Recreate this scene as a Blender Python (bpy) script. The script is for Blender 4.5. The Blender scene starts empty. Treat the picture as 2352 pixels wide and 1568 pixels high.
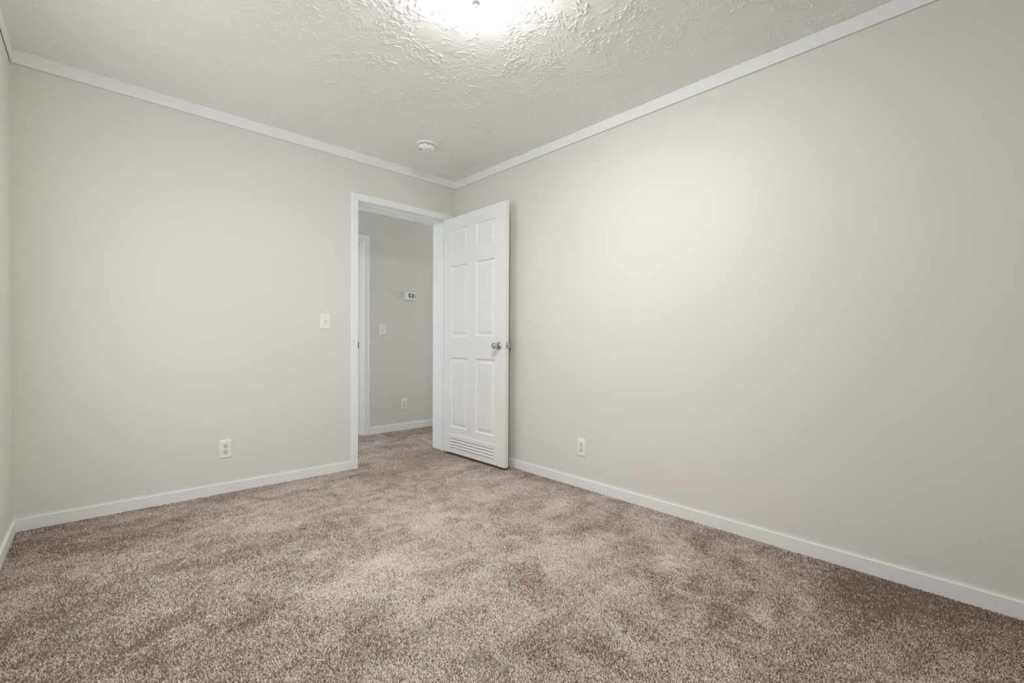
import bpy, bmesh, math, random
import numpy as np
from mathutils import Matrix, Vector

C = bpy.context.scene.collection
scene = bpy.context.scene
PI = math.pi

# ------------------------------------------------------------------ camera
cam_data = bpy.data.cameras.new('camera')
cam = bpy.data.objects.new('camera', cam_data)
C.objects.link(cam)
FPX, PW = 1045.42, 2352.0
cam_data.sensor_width = 36.0
cam_data.sensor_fit = 'HORIZONTAL'
cam_data.lens = FPX / PW * 36.0
cam_data.shift_x = -10.72 / PW
cam_data.shift_y = 18.09 / PW
cam_data.clip_start = 0.02
YAW, PITCH, ROLL = -0.74783, -0.01103, 0.00519
fw = Vector((-math.sin(YAW), math.cos(YAW), 0))
rt = Vector((math.cos(YAW), math.sin(YAW), 0))
up = Vector((0, 0, 1))
fw2 = fw * math.cos(PITCH) + up * math.sin(PITCH)
up2 = up * math.cos(PITCH) - fw * math.sin(PITCH)
r3 = rt * math.cos(ROLL) + up2 * math.sin(ROLL)
u3 = up2 * math.cos(ROLL) - rt * math.sin(ROLL)
M = Matrix((r3, u3, -fw2)).transposed().to_4x4()
M.translation = Vector((-2.4147, -3.4221, 0.9615))
cam.matrix_world = M
scene.camera = cam

# ------------------------------------------------------------------ view
vs = scene.view_settings
scene.display_settings.display_device = 'sRGB'
vs.view_transform = 'Standard'
vs.look = 'None'
vs.gamma = 1.0
vs.use_curve_mapping = False
vs.exposure = 0.06
scene.cycles.use_denoising = True
scene.cycles.max_bounces = 10
scene.cycles.diffuse_bounces = 8
scene.cycles.caustics_reflective = False
scene.cycles.caustics_refractive = False

# ------------------------------------------------------------------ sizes
H = 2.43                       # ceiling height at the door wall
SL = 0.01703                   # the ceiling drops towards the camera
WL = -2.7216                   # left wall
WF = -4.50                     # wall behind the camera
HY0, HY1 = 0.215, 1.19         # hall
HX0, HX1 = -1.80, 2.60
def ceil_z(y): return H + SL * min(y, 0.0)

# ------------------------------------------------------------------ world and lights
world = bpy.data.worlds.new('world')
scene.world = world
world.use_nodes = True
bgn = world.node_tree.nodes['Background']
bgn.inputs[0].default_value = (0.75, 0.85, 1.0, 1)
bgn.inputs[1].default_value = 1.0

LAMP_GLASS = 68.0         # glow of the glass shade of the ceiling lamp
def area(name, loc, direction, sx, sy, power, col):
    d = bpy.data.lights.new(name, 'AREA')
    d.shape = 'RECTANGLE'; d.size = sx; d.size_y = sy
    d.energy = power; d.color = col
    o = bpy.data.objects.new(name, d); C.objects.link(o)
    o.location = loc
    o.rotation_euler = Vector(direction).to_track_quat('-Z', 'Y').to_euler()
    return o
area('window_daylight', (WL - 0.004, -1.27, 1.20), (1, 0, 0), 1.15, 1.40, 9.5, (1.0, 0.99, 0.97))
area('hall_daylight', (-1.72, 0.70, 1.25), (1, 0, 0), 0.8, 1.9, 4.2, (1.0, 0.985, 0.955))
area('hall_far_fill', (2.55, 0.70, 1.15), (-1, 0, 0), 0.8, 1.9, 15.0, (1.0, 0.995, 0.98))  # added fill, no window there; lifts the hall wall without lighting the jamb

# ------------------------------------------------------------------ materials
def mat(name, col, rough=0.5, spec=0.5, metal=0.0):
    m = bpy.data.materials.new(name); m.use_nodes = True
    b = m.node_tree.nodes['Principled BSDF']
    b.inputs['Base Color'].default_value = (*col, 1)
    b.inputs['Roughness'].default_value = rough
    b.inputs['Specular IOR Level'].default_value = spec
    b.inputs['Metallic'].default_value = metal
    return m
def bump(m, scale, dist, strength=1.0, detail=3.0, stretch=(1, 1, 1), coord='Object'):
    nt = m.node_tree; b = nt.nodes['Principled BSDF']
    tc = nt.nodes.new('ShaderNodeTexCoord')
    mp = nt.nodes.new('ShaderNodeMapping'); mp.inputs['Scale'].default_value = stretch
    nz = nt.nodes.new('ShaderNodeTexNoise'); nz.inputs['Scale'].default_value = scale; nz.inputs['Detail'].default_value = detail
    bp = nt.nodes.new('ShaderNodeBump'); bp.inputs['Distance'].default_value = dist; bp.inputs['Strength'].default_value = strength
    nt.links.new(tc.outputs[coord], mp.inputs['Vector'])
    nt.links.new(mp.outputs['Vector'], nz.inputs['Vector'])
    nt.links.new(nz.outputs['Fac'], bp.inputs['Height'])
    nt.links.new(bp.outputs['Normal'], b.inputs['Normal'])
    return m
def vary(m, col, scale, amount, detail=2.0):
    """faint unevenness of a painted or printed surface"""
    nt = m.node_tree; b = nt.nodes['Principled BSDF']
    tc = nt.nodes.new('ShaderNodeTexCoord')
    nz = nt.nodes.new('ShaderNodeTexNoise'); nz.inputs['Scale'].default_value = scale; nz.inputs['Detail'].default_value = detail
    rp = nt.nodes.new('ShaderNodeValToRGB')
    rp.color_ramp.elements[0].position = 0.3; rp.color_ramp.elements[1].position = 0.7
    rp.color_ramp.elements[0].color = (*[c * (1 - amount) for c in col], 1)
    rp.color_ramp.elements[1].color = (*[min(1, c * (1 + amount)) for c in col], 1)
    nt.links.new(tc.outputs['Object'], nz.inputs['Vector'])
    nt.links.new(nz.outputs['Fac'], rp.inputs['Fac'])
    nt.links.new(rp.outputs['Color'], b.inputs['Base Color'])
    return m

WALLC = (0.765, 0.757, 0.722)
m_wall = vary(bump(mat('wall_paint', WALLC, 0.55, 0.35), 260, 0.0004, 0.35, 2, (1, 1, 0.25)), WALLC, 1.4, 0.012)
HALLC = (0.72, 0.722, 0.70)
m_hall = vary(bump(mat('hall_paint', HALLC, 0.55, 0.35), 260, 0.0004, 0.35, 2, (1, 1, 0.25)), HALLC, 1.4, 0.012)
m_ceil = mat('ceiling_plaster', (0.88, 0.876, 0.862), 0.42, 0.5)
m_trim = mat('white_trim', (0.875, 0.895, 0.90), 0.38, 0.45)
m_door = bump(mat('door_paint', (0.87, 0.88, 0.87), 0.36, 0.45), 190, 0.0004, 0.25, 4, (0.06, 1, 1))
m_plas = mat('white_plastic', (0.88, 0.885, 0.875), 0.32, 0.5)
m_plas2 = mat('ivory_plastic', (0.80, 0.79, 0.77), 0.35, 0.5)
m_slot = mat('dark_slot', (0.012, 0.011, 0.010), 0.6, 0.2)
m_screw = mat('painted_screw', (0.62, 0.61, 0.59), 0.4, 0.5, 0.3)
m_chrome = mat('polished_nickel', (0.62, 0.60, 0.57), 0.14, 0.5, 1.0)
m_brush = mat('brushed_nickel', (0.46, 0.46, 0.47), 0.35, 0.5, 1.0)
m_dark = mat('dark_grille', (0.06, 0.06, 0.055), 0.6, 0.3)
m_lcd = mat('lcd_glass', (0.10, 0.115, 0.105), 0.12, 0.5)
m_led = mat('led_lens', (0.35, 0.10, 0.06), 0.3, 0.5)
m_rub = mat('floor_pad', (0.42, 0.34, 0.29), 0.95, 0.1)

m_glass = bpy.data.materials.new('lit_lamp_glass'); m_glass.use_nodes = True
_b = m_glass.node_tree.nodes['Principled BSDF']
_b.inputs['Base Color'].default_value = (0.9, 0.9, 0.88, 1)
_b.inputs['Roughness'].default_value = 0.25
_b.inputs['Emission Color'].default_value = (1.0, 0.993, 0.978, 1)
_b.inputs['Emission Strength'].default_value = LAMP_GLASS

m_pane = bpy.data.materials.new('window_glass'); m_pane.use_nodes = True
_nt = m_pane.node_tree; _nt.nodes.clear()
_o = _nt.nodes.new('ShaderNodeOutputMaterial'); _mx = _nt.nodes.new('ShaderNodeMixShader')
_t = _nt.nodes.new('ShaderNodeBsdfTransparent'); _g = _nt.nodes.new('ShaderNodeBsdfGlossy')
_g.inputs['Roughness'].default_value = 0.02
_mx.inputs[0].default_value = 0.06
_nt.links.new(_t.outputs[0], _mx.inputs[1]); _nt.links.new(_g.outputs[0], _mx.inputs[2]); _nt.links.new(_mx.outputs[0], _o.inputs[0])

# ------------------------------------------------------------------ mesh helpers
def finish(name, bm, m, parent=None, smooth=False, bevel=0.0, seg=2):
    bm.normal_update()
    me = bpy.data.meshes.new(name); bm.to_mesh(me); bm.free()
    me.materials.append(m)
    if smooth:
        me.polygons.foreach_set('use_smooth', [True] * len(me.polygons))
    o = bpy.data.objects.new(name, me); C.objects.link(o)
    if bevel:
        md = o.modifiers.new('bevel', 'BEVEL'); md.width = bevel; md.segments = seg; md.limit_method = 'ANGLE'
        md.angle_limit = math.radians(35)
    if parent: o.parent = parent
    return o
def box(bm, x0, x1, y0, y1, z0, z1):
    return hexa(bm, [(x0, y0, z0), (x1, y0, z0), (x1, y1, z0), (x0, y1, z0), (x0, y0, z1), (x1, y0, z1), (x1, y1, z1), (x0, y1, z1)])
def hexa(bm, p):
    v = [bm.verts.new(q) for q in p]
    for f in ((3, 2, 1, 0), (4, 5, 6, 7), (0, 1, 5, 4), (1, 2, 6, 5), (2, 3, 7, 6), (3, 0, 4, 7)):
        bm.faces.new([v[i] for i in f])
    return v
def lathe(bm, prof, n=48, axis='Z', closed=True):
    """prof: list of (radius, height) from the top to the bottom"""
    rings = []
    for r, h in prof:
        ring = []
        if r < 1e-6:
            ring = [bm.verts.new((0, 0, h))]
        else:
            for i in range(n):
                a = 2 * PI * i / n
                ring.append(bm.verts.new((r * math.cos(a), r * math.sin(a), h)))
        rings.append(ring)
    for a, b in zip(rings, rings[1:]):
        for i in range(n):
            j = (i + 1) % n
            if len(a) == 1 and len(b) == 1: continue
            if len(a) == 1: bm.faces.new((a[0], b[i], b[j]))
            elif len(b) == 1: bm.faces.new((a[j], a[i], b[0]))
            else: bm.faces.new((a[j], a[i], b[i], b[j]))
    if axis == 'X':
        for v in bm.verts: v.co = Vector((v.co.z, v.co.x, v.co.y))
    bmesh.ops.recalc_face_normals(bm, faces=bm.faces)
def empty(name, loc=(0, 0, 0), rot=(0, 0, 0)):
    o = bpy.data.objects.new(name, None); C.objects.link(o)
    o.location = loc; o.rotation_euler = rot; o.empty_display_size = 0.1
    return o
def tag(o, label, cat, group=None, kind=None):
    o['label'] = label; o['category'] = cat
    if group: o['group'] = group
    if kind: o['kind'] = kind
    return o
def struct(o, label, cat):
    return tag(o, label, cat, None, 'structure')

# ------------------------------------------------------------------ room shell
CLEAR_L, CLEAR_R, CLEAR_T = -0.918, -0.0985, 2.064       # clear door opening
bm = bmesh.new()                                           # door wall with its opening
box(bm, WL - 0.1, CLEAR_L - 0.018, 0, HY0, -0.012, H)
box(bm, CLEAR_R + 0.018, HX1 + 0.1, 0, HY0, -0.012, H)
box(bm, CLEAR_L - 0.018, CLEAR_R + 0.018, 0, HY0, CLEAR_T + 0.018, H)
struct(finish('wall_back', bm, m_wall), 'plain beige wall with the doorway, facing the camera on the left', 'wall')

bm = bmesh.new()
hexa(bm, [(0, WF, -0.012), (0.1, WF, -0.012), (0.1, 0, -0.012), (0, 0, -0.012),
          (0, WF, H), (0.1, WF, H), (0.1, 0, H), (0, 0, H)])
struct(finish('wall_right', bm, m_wall), 'long plain beige wall running behind the open door', 'wall')
WY0, WY1, WZ0, WZ1 = -1.85, -0.69, 0.49, 1.91            # window in the left wall, out of the picture
bm = bmesh.new()
box(bm, WL - 0.1, WL, WF, WY0, -0.012, H); box(bm, WL - 0.1, WL, WY1, 0, -0.012, H)
box(bm, WL - 0.1, WL, WY0, WY1, -0.012, WZ0); box(bm, WL - 0.1, WL, WY0, WY1, WZ1, H)
struct(finish('wall_left', bm, m_wall), 'sliver of beige wall at the far left edge of the picture', 'wall')
bm = bmesh.new(); box(bm, WL - 0.1, 0.1, WF - 0.1, WF, -0.012, H)
struct(finish('wall_front', bm, m_wall), 'beige wall behind the camera', 'wall')
win = struct(empty('window_1', (WL - 0.06, (WY0 + WY1) / 2, WZ0)), 'white framed window in the left wall, outside the picture', 'window')
w2, hh = (WY1 - WY0) / 2, WZ1 - WZ0
bm = bmesh.new()
for a in ((-w2, -w2 + .05, 0, hh), (w2 - .05, w2, 0, hh), (-w2 + .05, w2 - .05, 0, .05), (-w2 + .05, w2 - .05, hh - .05, hh), (-w2 + .05, w2 - .05, hh / 2 - .02, hh / 2 + .02)):
    box(bm, -0.03, 0.03, a[0], a[1], a[2], a[3])
finish('window_frame', bm, m_trim, win)
bm = bmesh.new(); box(bm, -0.003, 0.003, -w2 + .05, w2 - .05, .05, hh - .05)
finish('window_pane', bm, m_pane, win)

# floor slab under the carpet
bm = bmesh.new(); box(bm, WL - 0.1, HX1 + 0.1, WF - 0.12, HY1 + 0.1, -0.08, -0.0105)
struct(finish('floor', bm, m_rub), 'floor under the brown carpet', 'floor')

# hall beyond the doorway
bm = bmesh.new()
box(bm, HX0, -1.150, HY1, HY1 + 0.1, -0.012, H); box(bm, -0.318, HX1 + 0.1, HY1, HY1 + 0.1, -0.012, H)
box(bm, -1.150, -0.318, HY1, HY1 + 0.1, 2.058, H)
struct(finish('wall_hall', bm, m_hall), 'grey beige hall wall with the thermostat, seen through the doorway', 'wall')
bm = bmesh.new(); box(bm, HX1, HX1 + 0.1, HY0, HY1, -0.012, H)
struct(finish('wall_hall_end', bm, m_hall), 'end wall of the hall beyond the doorway', 'wall')
bm = bmesh.new(); box(bm, HX0, HX1 + 0.1, HY0, HY1 + 0.1, H, H + 0.1)
struct(finish('ceiling_hall', bm, m_ceil), 'white hall ceiling beyond the doorway', 'ceiling')

# ------------------------------------------------------------------ ceiling with brush-stomped plaster
rng = np.random.default_rng(7)
def grid_noise(x, y, cell, seed):
    """smooth value noise, -1..1"""
    r = np.random.default_rng(seed).uniform(-1, 1, (257, 257))
    gx, gy = x / cell + 1000.0, y / cell + 1000.0
    ix, iy = np.floor(gx).astype(int), np.floor(gy).astype(int)
    fx, fy = gx - ix, gy - iy
    fx, fy = fx * fx * (3 - 2 * fx), fy * fy * (3 - 2 * fy)
    a, b = r[ix % 257, iy % 257], r[(ix + 1) % 257, iy % 257]
    c, d = r[ix % 257, (iy + 1) % 257], r[(ix + 1) % 257, (iy + 1) % 257]
    return (a * (1 - fx) + b * fx) * (1 - fy) + (c * (1 - fx) + d * fx) * fy

STEP = 0.0023
YFINE = -3.30
cx0, cy0 = WL, YFINE
nx = int((0 - WL) / STEP) + 2; ny = int((0 - YFINE) / STEP) + 2
hgt = np.zeros((nx, ny), np.float32)
area_c = -WL * -YFINE
px, py, pa = [], [], []
n_st = int(area_c * 92)
for k in range(n_st):
    sx, sy = rng.uniform(WL, 0), rng.uniform(YFINE, 0)
    th = rng.uniform(0, 2 * PI)
    rad = rng.uniform(0.05, 0.11)
    fan = rng.uniform(-9, 9)
    nr = rng.integers(14, 34)
    hs = rng.uniform(0.5, 1.0) * (0.55 + 0.45 * (rng.random() < 0.6))
    u = rng.uniform(-1, 1, nr) * rad; w = rng.uniform(-1, 1, nr) * rad * 0.75
    ln = rng.uniform(0.010, 0.042, nr); cv = rng.normal(0, 24, nr); am = hs * rng.uniform(0.45, 1.0, nr)
    for i in range(nr):
        n = max(4, int(ln[i] / 0.0013)); t = np.linspace(-0.5, 0.5, n) * ln[i]
        a = th + fan * w[i] + rng.normal(0, 0.22)
        ang = a + cv[i] * t
        bx = sx + u[i] * math.cos(th) - w[i] * math.sin(th); by = sy + u[i] * math.sin(th) + w[i] * math.cos(th)
        px.append(bx + t * np.cos(ang)); py.append(by + t * np.sin(ang))
        pa.append(am[i] * np.clip(1.25 * np.cos(t / ln[i] * PI * 0.96) + 0.05, 0, 1))
px = np.concatenate(px); py = np.concatenate(py); pa = np.concatenate(pa).astype(np.float32)
gx = (px - cx0) / STEP; gy = (py - cy0) / STEP
ix, iy = np.rint(gx).astype(int), np.rint(gy).astype(int)
for dx in (-1, 0, 1):
    for dy in (-1, 0, 1):
        jx, jy = ix + dx, iy + dy
        ok = (jx >= 0) & (jx < nx) & (jy >= 0) & (jy < ny)
        d2 = (jx - gx) ** 2 + (jy - gy) ** 2
        np.maximum.at(hgt, (jx[ok], jy[ok]), (pa * np.exp(-d2 / 1.0))[ok].astype(np.float32))
X, Y = np.meshgrid(np.minimum(cx0 + np.arange(nx) * STEP, 0.0), np.minimum(cy0 + np.arange(ny) * STEP, 0.0), indexing='ij')
rel = hgt * 0.0044 + 0.00025 * grid_noise(X, Y, 0.009, 3) + 0.0006 * grid_noise(X, Y, 0.06, 4)
Z = H + SL * Y - np.clip(rel, -0.001, 0.008)
yc = np.linspace(WF, YFINE - 0.01, 60)                     # plain strip behind the camera
Xc, Yc = np.meshgrid(X[:, 0], yc, indexing='ij')
X = np.concatenate([Xc, X], 1); Y = np.concatenate([Yc, Y], 1); Z = np.concatenate([H + SL * Yc, Z], 1); ny += len(yc)
V = np.stack([X, Y, Z], -1).reshape(-1, 3).astype(np.float32)
I = np.arange(nx * ny).reshape(nx, ny)
Q = np.stack([I[:-1, :-1], I[:-1, 1:], I[1:, 1:], I[1:, :-1]], -1).reshape(-1, 4)
def np_mesh(name, V, loops, starts, m, smooth=True):
    me = bpy.data.meshes.new(name)
    me.vertices.add(len(V)); me.vertices.foreach_set('co', V.ravel())
    me.loops.add(len(loops)); me.loops.foreach_set('vertex_index', loops.astype(np.int32))
    me.polygons.add(len(starts)); me.polygons.foreach_set('loop_start', starts.astype(np.int32))
    me.polygons.foreach_set('use_smooth', np.full(len(starts), smooth))
    me.update(calc_edges=True)
    me.materials.append(m)
    o = bpy.data.objects.new(name, me); C.objects.link(o)
    return o
struct(np_mesh('ceiling', V, Q.ravel(), np.arange(len(Q)) * 4, m_ceil), 'off-white ceiling with brushed plaster texture', 'ceiling')

# ------------------------------------------------------------------ carpet pile
def spots(x0, x1, y0, y1, sp):
    a = np.arange(x0 + sp / 2, x1, sp); b = np.arange(y0 + sp / 2, y1, sp)
    A, B = np.meshgrid(a, b, indexing='ij')
    A = A + rng.uniform(-0.45, 0.45, A.shape) * sp; B = B + rng.uniform(-0.45, 0.45, B.shape) * sp
    return A.ravel(), B.ravel(), np.full(A.size, sp)
EDGE = 0.0125
parts = [spots(WL + EDGE, -EDGE, -3.50, -EDGE, 0.0041), spots(WL + EDGE, -EDGE, WF, -3.50, 0.0060),
         spots(CLEAR_L, CLEAR_R, -EDGE, HY0, 0.0041), spots(-1.0, 0.8, HY0, HY1 - EDGE, 0.0046),
         spots(HX0, -1.0, HY0, HY1 - EDGE, 0.0060), spots(0.8, HX1, HY0, HY1 - EDGE, 0.0060)]
tx = np.concatenate([p[0] for p in parts]); ty = np.concatenate([p[1] for p in parts]); tsp = np.concatenate([p[2] for p in parts])
N = len(tx)
# where the pile is crushed or brushed the other way: broad uneven patches, then the marks seen on this floor
nap = 0.36 * grid_noise(tx, ty, 0.42, 11) + 0.52 * grid_noise(tx + .3 * grid_noise(tx, ty, .2, 18), ty, 0.15, 12) + 0.50 * grid_noise(tx + .1 * grid_noise(tx, ty, .07, 19), ty, 0.055, 13)
nap = np.clip(nap * 0.75, -1, 1)
for bx, by, rx, ry, ang, s in (
        (-1.682, -1.270, .055, .035, .7, 1.0), (-1.637, -1.757, .10, .045, -.7, 1.0), (-1.490, -1.530, .09, .06, .2, .9),
        (-1.800, -1.567, .13, .035, -.75, 1.0), (-0.424, -2.351, .22, .09, .8, .9), (-0.60, -2.05, .10, .06, .5, .7),
        (-0.310, -1.568, .14, .08, .5, .6), (-0.925, -2.363, .045, .03, .3, 1.0), (-0.688, -2.843, .05, .035, .3, 1.1),
        (-1.165, -2.603, .10, .035, 1.0, .9), (-1.512, -2.444, .12, .04, .8, .8), (-1.073, -1.340, .18, .08, .8, .5),
        (-1.897, -0.52, .09, .04, .2, .7), (-1.40, -0.75, .06, .05, .2, .8), (-1.968, -1.781, .08, .04, .9, .7),
        (-0.40, -0.50, .16, .10, .4, .6), (-0.42, 0.75, .25, .12, .3, .5), (-0.62, 0.30, .22, .12, .9, .5),
        (-1.05, -0.20, .20, .035, .0, -1.0), (-0.328, -2.612, .07, .035, .7, -1.1), (-0.29, -2.45, .12, .03, .9, -.7),
        (-1.95, -1.62, .16, .10, .2, -.4), (-2.25, -1.05, .35, .25, .2, -.55), (-1.75, -2.05, .14, .08, .5, -.5),
        (-1.10, -2.05, .17, .10, .6, -.7), (-0.95, -1.80, .20, .08, .9, -.5), (-0.617, -2.552, .07, .035, .1, -.8),
        (-0.20, -3.10, .26, .34, .0, -.7), (-1.70, -0.95, .14, .07, .2, -.8), (-0.80, -0.95, .16, .07, .9, -.4),  # broad first mark deepens the painted dark near right corner
        (0.10, 1.05, .35, .06, .0, -.9), (-0.85, 0.02, .10, .04, 1.2, -.6)):
    c, s_ = math.cos(ang), math.sin(ang)
    dx, dy = tx - bx, ty - by
    d2 = ((dx * c + dy * s_) / rx) ** 2 + ((-dx * s_ + dy * c) / ry) ** 2
    nap = nap + s * np.exp(-d2) * (0.75 + 0.5 * grid_noise(tx, ty, 0.03, 21))
# room light painted into the pile: middle lighter, left side and near right corner darker
painted_light = 0.30 * np.exp(-(((tx + 0.85) / 0.75) ** 2 + ((ty + 1.75) / 1.2) ** 2)) - 0.46 / (1 + np.exp((tx + 1.95) / 0.16)) - 0.85 * np.exp(-(((tx + 0.05) / 0.62) ** 2 + ((ty + 3.5) / 0.75) ** 2)) - 0.32 / (1 + np.exp(-(tx + 0.14) / 0.04)) * (ty < 0)
nap = np.clip(nap + painted_light, -1.3, 1.3)
keep = np.ones(N, bool)
hole = np.zeros(N)
for bx, by, r in ((-0.5835, -1.9143, .010), (-0.1368, -3.1352, .012), (-0.1052, -3.0269, .010), (-0.5752, -3.0354, .010), (-0.55, -2.52, .012), (-0.63, -2.50, .010), (-0.68, -2.55, .010)):
    hole = np.maximum(hole, np.exp(-((tx - bx) ** 2 + (ty - by) ** 2) / r ** 2))
tone = rng.normal(0, 1, N)
lean_dir = rng.uniform(0, 2 * PI, N)
flow = 2.5 * PI * grid_noise(tx, ty, 0.5, 31)
lean = np.clip(rng.normal(0.85, 0.30, N) + 0.25 * np.clip(nap, -0.5, 1), 0.1, 1.9)
fx = np.cos(lean_dir) * lean + 0.40 * np.cos(flow) * (0.3 + 0.7 * np.clip(nap, 0, 1))
fy = np.sin(lean_dir) * lean + 0.40 * np.sin(flow) * (0.3 + 0.7 * np.clip(nap, 0, 1))
L = rng.uniform(0.0068, 0.0100, N) * (1 - 0.75 * hole)
inv = 1 / np.sqrt(1 + fx * fx + fy * fy)
# the pile bends away from the boards instead of running into them
xl = np.where(ty < -EDGE, WL + EDGE, np.where(ty < HY0, CLEAR_L, HX0)); xr = np.where(ty < -EDGE, -EDGE, np.where(ty < HY0, CLEAR_R, HX1))
yl = np.where(ty < -EDGE, WF, -1e9); yr = np.where((ty < -EDGE) & ~((tx > CLEAR_L) & (tx < CLEAR_R)), -EDGE, HY1 - EDGE)
ex_, ey_ = tx + fx * inv * L, ty + fy * inv * L
fx = np.where(ex_ < xl, np.abs(fx), np.where(ex_ > xr, -np.abs(fx), fx)); fy = np.where(ey_ < yl, np.abs(fy), np.where(ey_ > yr, -np.abs(fy), fy))
ax, ay, az = fx * inv, fy * inv, inv
rb = rng.uniform(0.52, 0.68, N) * tsp
base = np.stack([tx, ty, np.full(N, -0.0085)], -1)
axis = np.stack([ax, ay, az], -1)
side = np.cross(axis, np.array([0.31, 0.2, 0.93])); side /= np.linalg.norm(side, axis=1)[:, None] + 1e-9
oth = np.cross(axis, side)
ph = rng.uniform(0, 2 * PI, N)
VV = np.zeros((N, 4, 3), np.float32)
for k in range(3):
    a = ph + k * 2 * PI / 3
    VV[:, k] = base + side * (np.cos(a) * rb)[:, None] + oth * (np.sin(a) * rb)[:, None] + axis * 0.0006
VV[:, 3] = base + axis * L[:, None]
del base, axis, side, oth
t3 = np.array([[0, 1, 3], [1, 2, 3], [2, 0, 3]])
loops = (t3[None] + np.arange(N)[:, None, None] * 4).ravel()
st = np.arange(N * 3) * 3

m_carp = bpy.data.materials.new('carpet_yarn'); m_carp.use_nodes = True
nt = m_carp.node_tree; b = nt.nodes['Principled BSDF']
b.inputs['Roughness'].default_value = 0.9; b.inputs['Specular IOR Level'].default_value = 0.12
at = nt.nodes.new('ShaderNodeAttribute'); at.attribute_name = 'yarn'
rp = nt.nodes.new('ShaderNodeValToRGB'); cr = rp.color_ramp
cr.elements[0].position = 0.0; cr.elements[0].color = (0.27, 0.205, 0.165, 1)
cr.elements[1].position = 1.0; cr.elements[1].color = (0.95, 0.90, 0.86, 1)
e = cr.elements.new(0.32); e.color = (0.62, 0.515, 0.44, 1)
e = cr.elements.new(0.62); e.color = (0.83, 0.745, 0.69, 1)
nt.links.new(at.outputs['Fac'], rp.inputs['Fac']); nt.links.new(rp.outputs['Color'], b.inputs['Base Color'])
tl = nt.nodes.new('ShaderNodeBsdfTranslucent'); mxs = nt.nodes.new('ShaderNodeMixShader'); mxs.inputs[0].default_value = 0.12   # light passes through the yarn
nt.links.new(rp.outputs['Color'], tl.inputs['Color'])
nt.links.new(b.outputs[0], mxs.inputs[1]); nt.links.new(tl.outputs[0], mxs.inputs[2])
nt.links.new(mxs.outputs[0], nt.nodes['Material Output'].inputs['Surface'])
carpet = np_mesh('carpet', VV.reshape(-1, 3), loops, st, m_carp, True)
yarn = np.clip(0.395 + 0.26 * tone + 0.37 * nap + 0.10 * np.clip(nap, 0, 1), 0, 1)  # nap, with the painted room light, tints the yarn
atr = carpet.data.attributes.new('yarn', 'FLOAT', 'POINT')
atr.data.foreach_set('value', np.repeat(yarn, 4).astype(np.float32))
tag(carpet, 'worn brown and beige cut pile carpet covering bedroom and hall', 'carpet', None, 'stuff')

# ------------------------------------------------------------------ crown boards and baseboards
TH, HC, HB = 0.011, 0.067, 0.0576
def board(name, p, label, cat, bev=0.0015):
    bm = bmesh.new(); hexa(bm, p)
    return struct(finish(name, bm, m_trim, None, False, bev), label, cat)
def crown_y(name, y0, y1, xa, xb, label):
    a, c = ceil_z(y0) + 0.001, ceil_z(y1) + 0.001
    return board(name, [(xa, y0, a - HC), (xb, y0, a - HC), (xb, y1, c - HC), (xa, y1, c - HC), (xa, y0, a), (xb, y0, a), (xb, y1, c), (xa, y1, c)], label, 'trim')
def bxp(x0, x1, y0, y1, z0, z1):
    return [(x0, y0, z0), (x1, y0, z0), (x1, y1, z0), (x0, y1, z0), (x0, y0, z1), (x1, y0, z1), (x1, y1, z1), (x0, y1, z1)]
board('trim_1', bxp(WL, 0, -TH, -0.0025, H - HC, H + 0.001), 'white ceiling trim board above the doorway wall', 'trim')
crown_y('trim_2', -0.9880, -TH - 0.0003, -TH, -0.0025, 'short white ceiling trim board at the corner above the open door')
crown_y('trim_3', WF, -0.9890, -TH, -0.0025, 'long white ceiling trim board along the top of the right wall')
crown_y('trim_4', WF, -TH - 0.0003, WL + 0.0025, WL + TH, 'white ceiling trim board on the left wall')
board('baseboard_back', bxp(WL, -0.9735, -TH, 0.0, -0.012, HB), 'white baseboard below the wall outlet, left of the doorway', 'baseboard')
board('baseboard_right', bxp(-TH, 0.0, WF, -0.0005, -0.012, HB), 'long white baseboard along the right wall', 'baseboard')
board('baseboard_left', bxp(WL, WL + TH, WF, -TH - 0.0003, -0.012, HB), 'white baseboard at the far left edge', 'baseboard')
board('baseboard_hall', bxp(-0.274, HX1, HY1 - 0.012, HY1, -0.012, 0.0685), 'bluish white hall baseboard seen through the doorway', 'baseboard', 0.004)

# ------------------------------------------------------------------ door frame (casing, jambs, stops)
def casing(bm, x0, x1, zt, w, y, d, zb=-0.012):
    """mitred three piece casing; the face is at y + d (d < 0 faces the camera)"""
    pr = ((0.0, 0.55), (0.004, 1.0), (w - 0.008, 1.0), (w, 0.62))       # across the width, from the opening outwards
    def path(t): return [(x0 - t, zb), (x0 - t, zt + t), (x1 + t, zt + t), (x1 + t, zb)]
    rows = []
    pts = [(0, 0.0)] + list(pr) + [(w, 0.0)]
    for t, k in pts:
        rows.append([bm.verts.new((px_, y + d * k, pz_)) for px_, pz_ in path(t)])
    for a, b2 in zip(rows, rows[1:]):
        for i in range(3):
            bm.faces.new((a[i], a[i + 1], b2[i + 1], b2[i]))
    for i in (0, 3):
        bm.faces.new([r[i] for r in rows])
    bmesh.ops.recalc_face_normals(bm, faces=bm.faces)
fr = struct(empty('trim_5', ((CLEAR_L + CLEAR_R) / 2, 0, 0)), 'white door frame around the open doorway', 'door frame')
ox = (CLEAR_L + CLEAR_R) / 2
def into(o, parent):
    """keep world place when parenting geometry built in room coordinates"""
    bpy.context.view_layer.update()
    o.parent = parent
    o.matrix_parent_inverse = parent.matrix_basis.inverted()
    return o
bm = bmesh.new(); casing(bm, CLEAR_L - 0.002, CLEAR_R + 0.002, CLEAR_T + 0.002, 0.0545, 0.0, -0.0125)
into(finish('casing', bm, m_trim), fr)
bm = bmesh.new(); casing(bm, CLEAR_L - 0.002, CLEAR_R + 0.002, CLEAR_T + 0.002, 0.0545, HY0, 0.0125)
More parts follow.
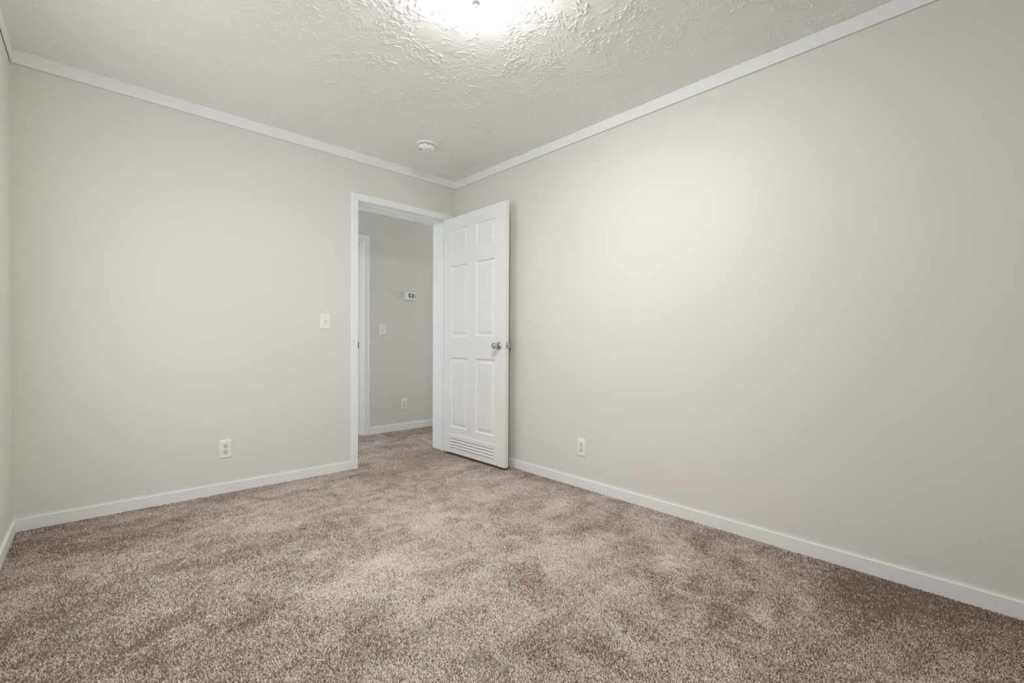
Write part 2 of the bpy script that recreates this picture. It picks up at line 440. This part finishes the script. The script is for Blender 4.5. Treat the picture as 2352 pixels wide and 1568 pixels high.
into(finish('casing', bm, m_trim), fr)
bm = bmesh.new(); box(bm, CLEAR_L - 0.018, CLEAR_L, -0.0005, HY0 + 0.012, -0.012, CLEAR_T + .018)
into(finish('jamb', bm, m_trim, None, False, 0.001), fr)
bm = bmesh.new(); box(bm, CLEAR_R, CLEAR_R + 0.018, -0.0005, HY0 + 0.012, -0.012, CLEAR_T + .018)
into(finish('jamb', bm, m_trim, None, False, 0.001), fr)
bm = bmesh.new(); box(bm, CLEAR_L, CLEAR_R, -0.0005, HY0 + 0.012, CLEAR_T, CLEAR_T + .018)
into(finish('head_jamb', bm, m_trim, None, False, 0.001), fr)
bm = bmesh.new()
S0, S1, SD = 0.038, 0.070, 0.010
box(bm, CLEAR_L, CLEAR_L + SD, S0, S1, -0.012, CLEAR_T - SD); box(bm, CLEAR_R - SD, CLEAR_R, S0, S1, -0.012, CLEAR_T - SD)
box(bm, CLEAR_L, CLEAR_R, S0, S1, CLEAR_T - SD, CLEAR_T)
into(finish('door_stop', bm, m_trim, None, False, 0.0015), fr)
bm = bmesh.new()
box(bm, CLEAR_L, CLEAR_L + 0.0016, -0.001, 0.030, 0.921, 0.979)
box(bm, CLEAR_L - 0.003, CLEAR_L + 0.0022, -0.0160, 0.0005, 0.925, 0.975)
o = into(finish('strike_plate', bm, m_brush, None, False, 0.0006), fr); o['label'] = 'metal strike plate on the left jamb'

# hall door across the hall: closed leaf deep in its frame, only the right edge shows
d2 = struct(empty('door_2', (-0.734, HY1 + 0.06, 0)), 'white door across the hall, only its edge and frame seen', 'door')
bm = bmesh.new(); casing(bm, -1.130, -0.338, 2.040, 0.0635, HY1, -0.0125)
into(finish('casing', bm, m_trim), d2)
bm = bmesh.new()
box(bm, -1.150, -1.130, HY1 - 0.0005, HY1 + 0.1, -0.012, 2.058); box(bm, -0.338, -0.318, HY1 - 0.0005, HY1 + 0.1, -0.012, 2.058)
box(bm, -1.130, -0.338, HY1 - 0.0005, HY1 + 0.1, 2.040, 2.058)
into(finish('jamb', bm, m_trim), d2)
bm = bmesh.new()
box(bm, -0.350, -0.338, HY1 + 0.026, HY1 + 0.058, -0.012, 2.028); box(bm, -1.130, -1.118, HY1 + 0.026, HY1 + 0.058, -0.012, 2.028)
box(bm, -1.130, -0.338, HY1 + 0.026, HY1 + 0.058, 2.028, 2.040)
into(finish('door_stop', bm, m_trim, None, False, 0.001), d2)
bm = bmesh.new(); box(bm, -1.127, -0.341, HY1 + 0.060, HY1 + 0.095, -0.010, 2.037)
into(finish('door_leaf', bm, m_door, None, False, 0.002), d2)

# ------------------------------------------------------------------ the open six-panel door
# local frame: u along the leaf from the hinge, n out of the face that shows, z up
hx, hy = -0.1383, -0.0142
ex, ey = -0.1253, -0.8263
LW = math.hypot(ex - hx, ey - hy)
DT = 0.0345
ang_d = math.atan2(ey - hy, ex - hx)
door = struct(empty('door_1', (hx, hy, 0), (0, 0, ang_d)), 'white six-panel door standing open against the right wall', 'door')
# local x = along leaf; local y = +left of direction; the visible face (towards -x world) is local -y
Z0, Z1 = 0.016, 2.054
cols = [(0.105, 0.340), (0.452, 0.688)]
rows = [(0.241, 0.843), (1.024, 1.637), (1.752, 1.950)]
VX0, VX1, VZ0, VZ1 = 0.112, 0.690, 0.050, 0.150          # hole behind the vent
def leaf_mesh():
    bm = bmesh.new()
    xs = sorted({0.0, LW, VX0, VX1, *[v for c in cols for v in c]})
    zs = sorted({Z0, Z1, VZ0, VZ1, *[v for r in rows for v in r]})
    def is_panel(x, z): return any(a < x < b for a, b in cols) and any(a < z < b for a, b in rows)
    def face(yf, sgn):
        g = {}
        for i, x in enumerate(xs):
            for k, z in enumerate(zs): g[i, k] = bm.verts.new((x, yf, z))
        for i in range(len(xs) - 1):
            for k in range(len(zs) - 1):
                mx, mz = (xs[i] + xs[i + 1]) / 2, (zs[k] + zs[k + 1]) / 2
                if VX0 < mx < VX1 and VZ0 < mz < VZ1: continue
                if is_panel(mx, mz): continue
                bm.faces.new((g[i, k], g[i + 1, k], g[i + 1, k + 1], g[i, k + 1]))
        for a, b_ in cols:
            for c, d in rows:
                prof = [(0, 0), (0.0030, 0.0065), (0.0080, 0.0115), (0.0120, 0.0118), (0.0370, 0.0050), (0.0380, 0.0022), (0.0400, 0.0020)]
                # the edge of the opening carries every grid point on it, the rest are plain rings
                prev = None
                for t, dep in prof:
                    ring = [bm.verts.new((x, yf - sgn * dep, z)) for x, z in ((a + t, c + t), (b_ - t, c + t), (b_ - t, d - t), (a + t, d - t))]
                    if prev:
                        for q_ in range(4): bm.faces.new((prev[q_], prev[(q_ + 1) % 4], ring[(q_ + 1) % 4], ring[q_]))
                    prev = ring
                bm.faces.new(prev)
        return g
    A, B = face(0.0, -1), face(DT, 1)
    nxs, nzs = len(xs), len(zs)
    per = [(i, 0) for i in range(nxs)] + [(nxs - 1, k) for k in range(1, nzs)] + [(i, nzs - 1) for i in range(nxs - 2, -1, -1)] + [(0, k) for k in range(nzs - 2, 0, -1)]
    for p, q_ in zip(per, per[1:] + per[:1]): bm.faces.new((A[p], A[q_], B[q_], B[p]))
    hv = [(VX0, VZ0), (VX1, VZ0), (VX1, VZ1), (VX0, VZ1)]
    a = [bm.verts.new((x, 0.0, z)) for x, z in hv]; b2 = [bm.verts.new((x, DT, z)) for x, z in hv]
    for i in range(4): bm.faces.new((a[i], a[(i + 1) % 4], b2[(i + 1) % 4], b2[i]))
    bmesh.ops.remove_doubles(bm, verts=bm.verts, dist=1e-5)
    bmesh.ops.recalc_face_normals(bm, faces=bm.faces)
    return bm
finish('door_leaf', leaf_mesh(), m_door, door)
def grille(sgn, yb):
    """louvred plastic grille on one face of the leaf; sgn -1 is the face that shows"""
    bm = bmesh.new()
    t = 0.0065
    def bxy(x0, x1, z0, z1, d0, d1):
        y0, y1 = yb + sgn * d0, yb + sgn * d1
        box(bm, x0, x1, min(y0, y1), max(y0, y1), z0, z1)
    FX0, FX1, FZ0, FZ1 = 0.086, 0.7235, 0.022, 0.176
    bxy(FX0, FX1, 0.1440, FZ1, 0, t); bxy(FX0, FX1, FZ0, 0.0580, 0, t)
    bxy(FX0, 0.114, 0.0580, 0.1440, 0, t); bxy(0.6895, FX1, 0.0580, 0.1440, 0, t)
    zt = [0.1395, 0.1145, 0.0890, 0.0640]
    for k, zc in enumerate(zt):                       # sloping slats between the slots
        z1 = zc - 0.0036; z0 = (zt[k + 1] + 0.0036) if k < 3 else 0.0575
        if k == 3: z1, z0 = zc - 0.0036, 0.0570
        y_in, y_out = yb - sgn * 0.006, yb + sgn * 0.0060
        hexa(bm, [(0.112, y_out, z0), (0.691, y_out, z0), (0.691, y_out - sgn * .003, z0), (0.112, y_out - sgn * .003, z0),
                  (0.112, y_out - sgn * .0035, z1), (0.691, y_out - sgn * .0035, z1), (0.691, y_in, z1 + .001), (0.112, y_in, z1 + .001)])
    bxy(0.112, 0.691, 0.1420, 0.1445, -0.006, t * .9)
    bmesh.ops.recalc_face_normals(bm, faces=bm.faces)
    return bm
o = finish('vent_grille', grille(-1, 0.0), m_plas, door); o['label'] = 'louvred white vent grille at the foot of the door'
finish('vent_grille', grille(1, DT), m_plas, door)
def knob(sgn):
    """door knob along local Y"""
    e_ = bpy.data.objects.new
    prof_r = [(0.0, 0.0), (0.0290, 0.0), (0.0300, 0.002), (0.0285, 0.006), (0.022, 0.010), (0.0135, 0.0125), (0.0, 0.0125)]
    prof_k = [(0.0, 0.010), (0.0125, 0.010), (0.0125, 0.022), (0.0140, 0.027), (0.0205, 0.034), (0.0235, 0.043), (0.0240, 0.052), (0.0225, 0.060), (0.0185, 0.0645), (0.016, 0.0650), (0.0145, 0.0640), (0.0, 0.0635)]
    res = []
    for nm, pf, mt in (('rose', prof_r, m_chrome), ('knob', prof_k, m_chrome)):
        bm = bmesh.new(); lathe(bm, pf, 40)
        for v in bm.verts:
            x, y, z = v.co
            v.co = Vector((x, z * sgn, y))
        bmesh.ops.recalc_face_normals(bm, faces=bm.faces)
        res.append((nm, bm, mt))
    return res
for sgn, y0 in ((-1, 0.0), (1, DT)):
    pr_ = None
    for nm, bm, mt in knob(sgn):
        if nm == 'rose':
            pr_ = None; rose_bm, rose_m = bm, mt
        else:
            k_ = finish('door_knob', bm, mt, door, True); k_.location = (0.7395, y0, 0.9495)
            k_['label'] = 'polished metal door knob'
            if sgn > 0: k_.scale = (1, 1.12, 1)
            r_ = finish('rose', rose_bm, rose_m, k_, True)
bm = bmesh.new(); box(bm, LW - 0.0005, LW + 0.0012, DT / 2 - 0.0125, DT / 2 + 0.0125, 0.921, 0.978)
lp = finish('latch_plate', bm, m_screw, door, False, 0.0004); lp['label'] = 'latch plate on the door edge'
bm = bmesh.new()
hexa(bm, [(LW, DT / 2 - .006, .941), (LW + .011, DT / 2 + .003, .941), (LW + .011, DT / 2 + .006, .941), (LW, DT / 2 + .006, .941),
          (LW, DT / 2 - .006, .957), (LW + .011, DT / 2 + .003, .957), (LW + .011, DT / 2 + .006, .957), (LW, DT / 2 + .006, .957)])
finish('latch_bolt', bm, mat('worn_steel', (0.30, 0.29, 0.27), 0.3, 0.5, 1.0), lp)
for z in (0.22, 1.03, 1.84):                              # hinges on the wall side of the leaf
    bm = bmesh.new(); lathe(bm, [(0, z - .045), (.0055, z - .045), (.0055, z + .045), (0, z + .045)], 16)
    for v in bm.verts: v.co.x -= 0.002; v.co.y += DT + 0.004
    box(bm, -0.001, 0.0, 0.004, DT, z - .044, z + .044)
    finish('hinge', bm, m_brush, door, False)

# ------------------------------------------------------------------ wall plates
# built facing -Y with the back at y = 0 and the centre of the plate at the origin
def plate_bm(w, h, d):
    bm = bmesh.new()
    a, b_ = w / 2, h / 2; s = 0.0042
    pr = [(0, 0), (0, -0.0022), (s, -d)]
    rr = [[bm.verts.new((x, y, z)) for x, z in ((-a + t, -b_ + t), (a - t, -b_ + t), (a - t, b_ - t), (-a + t, b_ - t))] for t, y in pr]
    for p, q_ in zip(rr, rr[1:]):
        for i in range(4): bm.faces.new((p[i], p[(i + 1) % 4], q_[(i + 1) % 4], q_[i]))
    bm.faces.new(rr[-1]); bm.faces.new(rr[0][::-1])
    bmesh.ops.recalc_face_normals(bm, faces=bm.faces)
    return bm
def disc_bm(r, y0, y1, n=20):
    bm = bmesh.new(); lathe(bm, [(0, 0), (r, 0), (r, y1 - y0), (0, y1 - y0)], n)
    for v in bm.verts:
        x, y, z = v.co; v.co = Vector((x, y0 + z, y))
    bmesh.ops.recalc_face_normals(bm, faces=bm.faces)
    return bm
def make_outlet(name='wall_outlet'):
    t = empty(name)
    finish('cover_plate', plate_bm(0.070, 0.1145, 0.0058), m_plas, t)
    for s in (1, -1):
        bm = bmesh.new()                                  # receptacle: a circle with flattened top and bottom
        n = 40; R = 0.0172; pts = []
        for i in range(n):
            a = 2 * PI * i / n; pts.append((R * math.cos(a), max(-0.0138, min(0.0138, R * math.sin(a)))))
        f0 = [bm.verts.new((x, -0.0050, z)) for x, z in pts]; f1 = [bm.verts.new((x, -0.0078, z)) for x, z in pts]
        for i in range(n): bm.faces.new((f0[i], f0[(i + 1) % n], f1[(i + 1) % n], f1[i]))
        bm.faces.new(f1); bmesh.ops.recalc_face_normals(bm, faces=bm.faces)
        f = finish('receptacle', bm, m_plas2, t); f.location = (0, 0, s * 0.0195)
        bm = bmesh.new()
        box(bm, -0.0078, -0.0052, -0.0082, -0.0070, 0.0010, 0.0100); box(bm, 0.0052, 0.0078, -0.0082, -0.0070, 0.0018, 0.0100)
        g = disc_bm(0.0029, -0.0082, -0.0070, 14)
        for v in g.verts: v.co.z -= 0.0062
        me = bpy.data.meshes.new('tmp'); g.to_mesh(me); g.free(); bm.from_mesh(me); bpy.data.meshes.remove(me)
        finish('slots', bm, m_slot, f)['label'] = 'dark plug slots'
    finish('screw', disc_bm(0.0032, -0.0066, -0.0050), m_screw, t)
    return t
def make_switch(name='light_switch'):
    t = empty(name)
    finish('cover_plate', plate_bm(0.070, 0.1145, 0.0058), m_plas, t)
    bm = bmesh.new(); box(bm, -0.0055, 0.0055, -0.0061, -0.005, -0.0120, 0.0120)
    finish('toggle_slot', bm, m_screw, t)
    bm = bmesh.new()                                      # toggle flipped up
    hexa(bm, [(-.0045, -.004, -.008), (.0045, -.004, -.008), (.0045, -.004, .006), (-.0045, -.004, .006),
              (-.0038, -.0165, .0035), (.0038, -.0165, .0035), (.0038, -.0150, .0105), (-.0038, -.0150, .0105)])
    bmesh.ops.recalc_face_normals(bm, faces=bm.faces)
    finish('toggle', bm, m_plas2, t, False, 0.0008)
    for s in (1, -1):
        g = disc_bm(0.0030, -0.0066, -0.0050)
        for v in g.verts: v.co.z += s * 0.030
        finish('screw', g, m_screw, t)
    return t
def copy_tree(o, parent=None):
    c = o.copy(); C.objects.link(c); c.parent = parent
    for ch in o.children: copy_tree(ch, c)
    return c
out1 = make_outlet(); out1.location = (-1.798, 0, 0.2775)
tag(out1, 'white duplex outlet low on the wall left of the doorway', 'outlet')
out2 = copy_tree(out1); out2.location = (0, -1.4705, 0.2675); out2.rotation_euler = (0, 0, -PI / 2)
tag(out2, 'white duplex outlet low on the right wall, past the door', 'outlet')
out3 = copy_tree(out1); out3.location = (0.1367, HY1, 0.2860)
tag(out3, 'small white outlet on the hall wall, seen through the doorway', 'outlet')
sw1 = make_switch(); sw1.location = (-1.1668, 0, 1.1240)
tag(sw1, 'white light switch on the bedroom wall beside the doorway', 'light switch')
sw2 = copy_tree(sw1); sw2.location = (-0.1210, HY1, 1.1158)
tag(sw2, 'white light switch on the hall wall, below the thermostat', 'light switch')

# ------------------------------------------------------------------ thermostat on the hall wall
th = tag(empty('thermostat', (0.2125, HY1, 1.4985)), 'white thermostat with grey screen on the hall wall', 'thermostat')
def rrect(bm, w, h, r, y0, y1, sh=0.0):
    n = 6; pts = []
    for cx_, cz_, a0 in ((w / 2 - r, h / 2 - r, 0), (-w / 2 + r, h / 2 - r, PI / 2), (-w / 2 + r, -h / 2 + r, PI), (w / 2 - r, -h / 2 + r, 1.5 * PI)):
        for i in range(n + 1):
            a = a0 + PI / 2 * i / n; pts.append((cx_ + r * math.cos(a), cz_ + r * math.sin(a)))
    m = len(pts)
    f0 = [bm.verts.new((x, y0, z)) for x, z in pts]
    f1 = [bm.verts.new((x, y1 + 0.003, z)) for x, z in pts]
    k = 1 - 0.004 / (w / 2)
    f2 = [bm.verts.new((x * k, y1, z * (1 - 0.004 / (h / 2)))) for x, z in pts]
    for a, b_ in ((f0, f1), (f1, f2)):
        for i in range(m): bm.faces.new((a[i], a[(i + 1) % m], b_[(i + 1) % m], b_[i]))
    bm.faces.new(f2); bm.faces.new(f0[::-1])
    bmesh.ops.recalc_face_normals(bm, faces=bm.faces)
bm = bmesh.new(); rrect(bm, 0.138, 0.086, 0.014, 0.0, -0.028)
finish('housing', bm, m_plas, th)
bm = bmesh.new(); box(bm, -0.036, 0.032, -0.0288, -0.027, -0.015, 0.030)
scr = finish('screen', bm, m_lcd, th, False, 0.001); scr['label'] = 'dark grey display'
bm = bmesh.new(); box(bm, -0.022, 0.018, -0.0293, -0.0285, -0.006, 0.024)
finish('display', bm, mat('lcd_lit', (0.55, 0.58, 0.55), 0.25), scr)
for (x, z) in ((0.0515, 0.017), (0.0515, -0.005)):
    bm = bmesh.new(); box(bm, x - .0055, x + .0055, -0.0305, -0.027, z - .0055, z + .0055)
    finish('button', bm, m_dark, th, False, 0.001)['label'] = 'dark button beside the screen'
for x in (-0.016, 0.012):
    bm = bmesh.new(); box(bm, x - .008, x + .008, -0.0300, -0.027, -0.030, -0.025)
    finish('button', bm, m_brush, th, False, 0.001)['label'] = 'grey button below the screen'

# ------------------------------------------------------------------ smoke detector
SX, SY = -0.628, -0.517
sd = tag(empty('smoke_detector', (SX, SY, ceil_z(SY)), (SL, 0, 0)), 'round white smoke detector on the ceiling above the doorway', 'smoke detector')
bm = bmesh.new(); lathe(bm, [(0, 0.004), (0.0715, 0.004), (0.0725, -0.004), (0.0715, -0.008), (0.060, -0.0125), (0, -0.0125)], 64)
finish('mounting_ring', bm, m_plas, sd, False)
bm = bmesh.new(); lathe(bm, [(0, -0.011), (0.0535, -0.011), (0.0535, -0.0190), (0, -0.0190)], 64)
finish('air_gap', bm, m_dark, sd)['label'] = 'dark slot around the body'
bm = bmesh.new(); lathe(bm, [(0, -0.0175), (0.0590, -0.0175), (0.0600, -0.019), (0.0585, -0.032), (0.0555, -0.040), (0.050, -0.0450), (0.040, -0.0475), (0, -0.0480)], 64)
body = finish('body', bm, m_plas, sd, True)
bm = bmesh.new(); lathe(bm, [(0, -0.0470), (0.011, -0.0470), (0.011, -0.0500), (0.009, -0.0508), (0, -0.0508)], 28)
for v in bm.verts: v.co.x += 0.016; v.co.y -= 0.020
finish('test_button', bm, m_plas2, body, False)
bm = bmesh.new()
for k in range(7):
    a = 2.55 + k * 0.10
    box(bm, 0.047 * math.cos(a) - .0018, 0.047 * math.cos(a) + .0018, 0.047 * math.sin(a) - .0018, 0.047 * math.sin(a) + .0018, -0.0480, -0.0455)
a = -1.95
c, s_ = math.cos(a), math.sin(a)
hexa(bm, [(0.0585 * c - .006 * -s_, 0.0585 * s_ - .006 * c, -.0245), (0.0585 * c + .006 * -s_, 0.0585 * s_ + .006 * c, -.0245), (0.0608 * c + .006 * -s_, 0.0608 * s_ + .006 * c, -.0245), (0.0608 * c - .006 * -s_, 0.0608 * s_ - .006 * c, -.0245),
          (0.0585 * c - .006 * -s_, 0.0585 * s_ - .006 * c, -.0210), (0.0585 * c + .006 * -s_, 0.0585 * s_ + .006 * c, -.0210), (0.0608 * c + .006 * -s_, 0.0608 * s_ + .006 * c, -.0210), (0.0608 * c - .006 * -s_, 0.0608 * s_ - .006 * c, -.0210)])
finish('vent_slots', bm, m_dark, body)['kind'] = 'stuff'
bm = bmesh.new(); lathe(bm, [(0, -0.0465), (0.0022, -0.0465), (0.0022, -0.0488), (0, -0.0492)], 12)
for v in bm.verts: v.co.x -= 0.014; v.co.y -= 0.030
finish('indicator_light', bm, m_led, body)

# ------------------------------------------------------------------ ceiling lamp
LX, LY = -1.3215, -2.0030
cl = tag(empty('ceiling_light', (LX, LY, ceil_z(LY)), (SL, 0, 0)), 'lit ceiling lamp with glass dome and nickel finial at the top edge', 'ceiling light')
bm = bmesh.new(); lathe(bm, [(0, 0.004), (0.135, 0.004), (0.140, 0.0), (0.140, -0.016), (0.134, -0.019), (0, -0.019)], 72)
finish('base_pan', bm, m_brush, cl, False)
bm = bmesh.new()
R0, D0 = 0.152, 0.078
prof = [(0.130, -0.017), (R0 - 0.002, -0.019)] + [(R0 * math.cos(a), -0.022 - D0 * math.sin(a)) for a in [i * PI / 2 / 16 for i in range(16)]] + [(0.006, -0.022 - D0)]
lathe(bm, prof, 72)
gl = finish('glass_shade', bm, m_glass, cl, True); gl['label'] = 'glowing frosted glass dome'
zb = -0.022 - D0
bm = bmesh.new(); lathe(bm, [(0.006, zb + .004), (0.0210, zb + 0.002), (0.0215, zb - 0.002), (0.019, zb - 0.007), (0.012, zb - 0.0115), (0.0050, zb - 0.0130), (0.0048, zb - 0.016), (0.0058, zb - 0.0195), (0.0042, zb - 0.0240), (0, zb - 0.0255)], 32)
finish('finial', bm, mat('satin_nickel', (0.74, 0.74, 0.74), 0.45, 0.5, 0.6), cl, True)['label'] = 'nickel finial below the glass'
ld = bpy.data.lights.new('bulb_light', 'AREA'); ld.shape = 'DISK'; ld.size = 0.16; ld.energy = 8.5; ld.color = (1.0, 0.993, 0.978)
lo = bpy.data.objects.new('bulb_light', ld); C.objects.link(lo); lo.parent = cl; lo.location = (0, 0, zb - 0.027)   # light thrown down by the bulbs
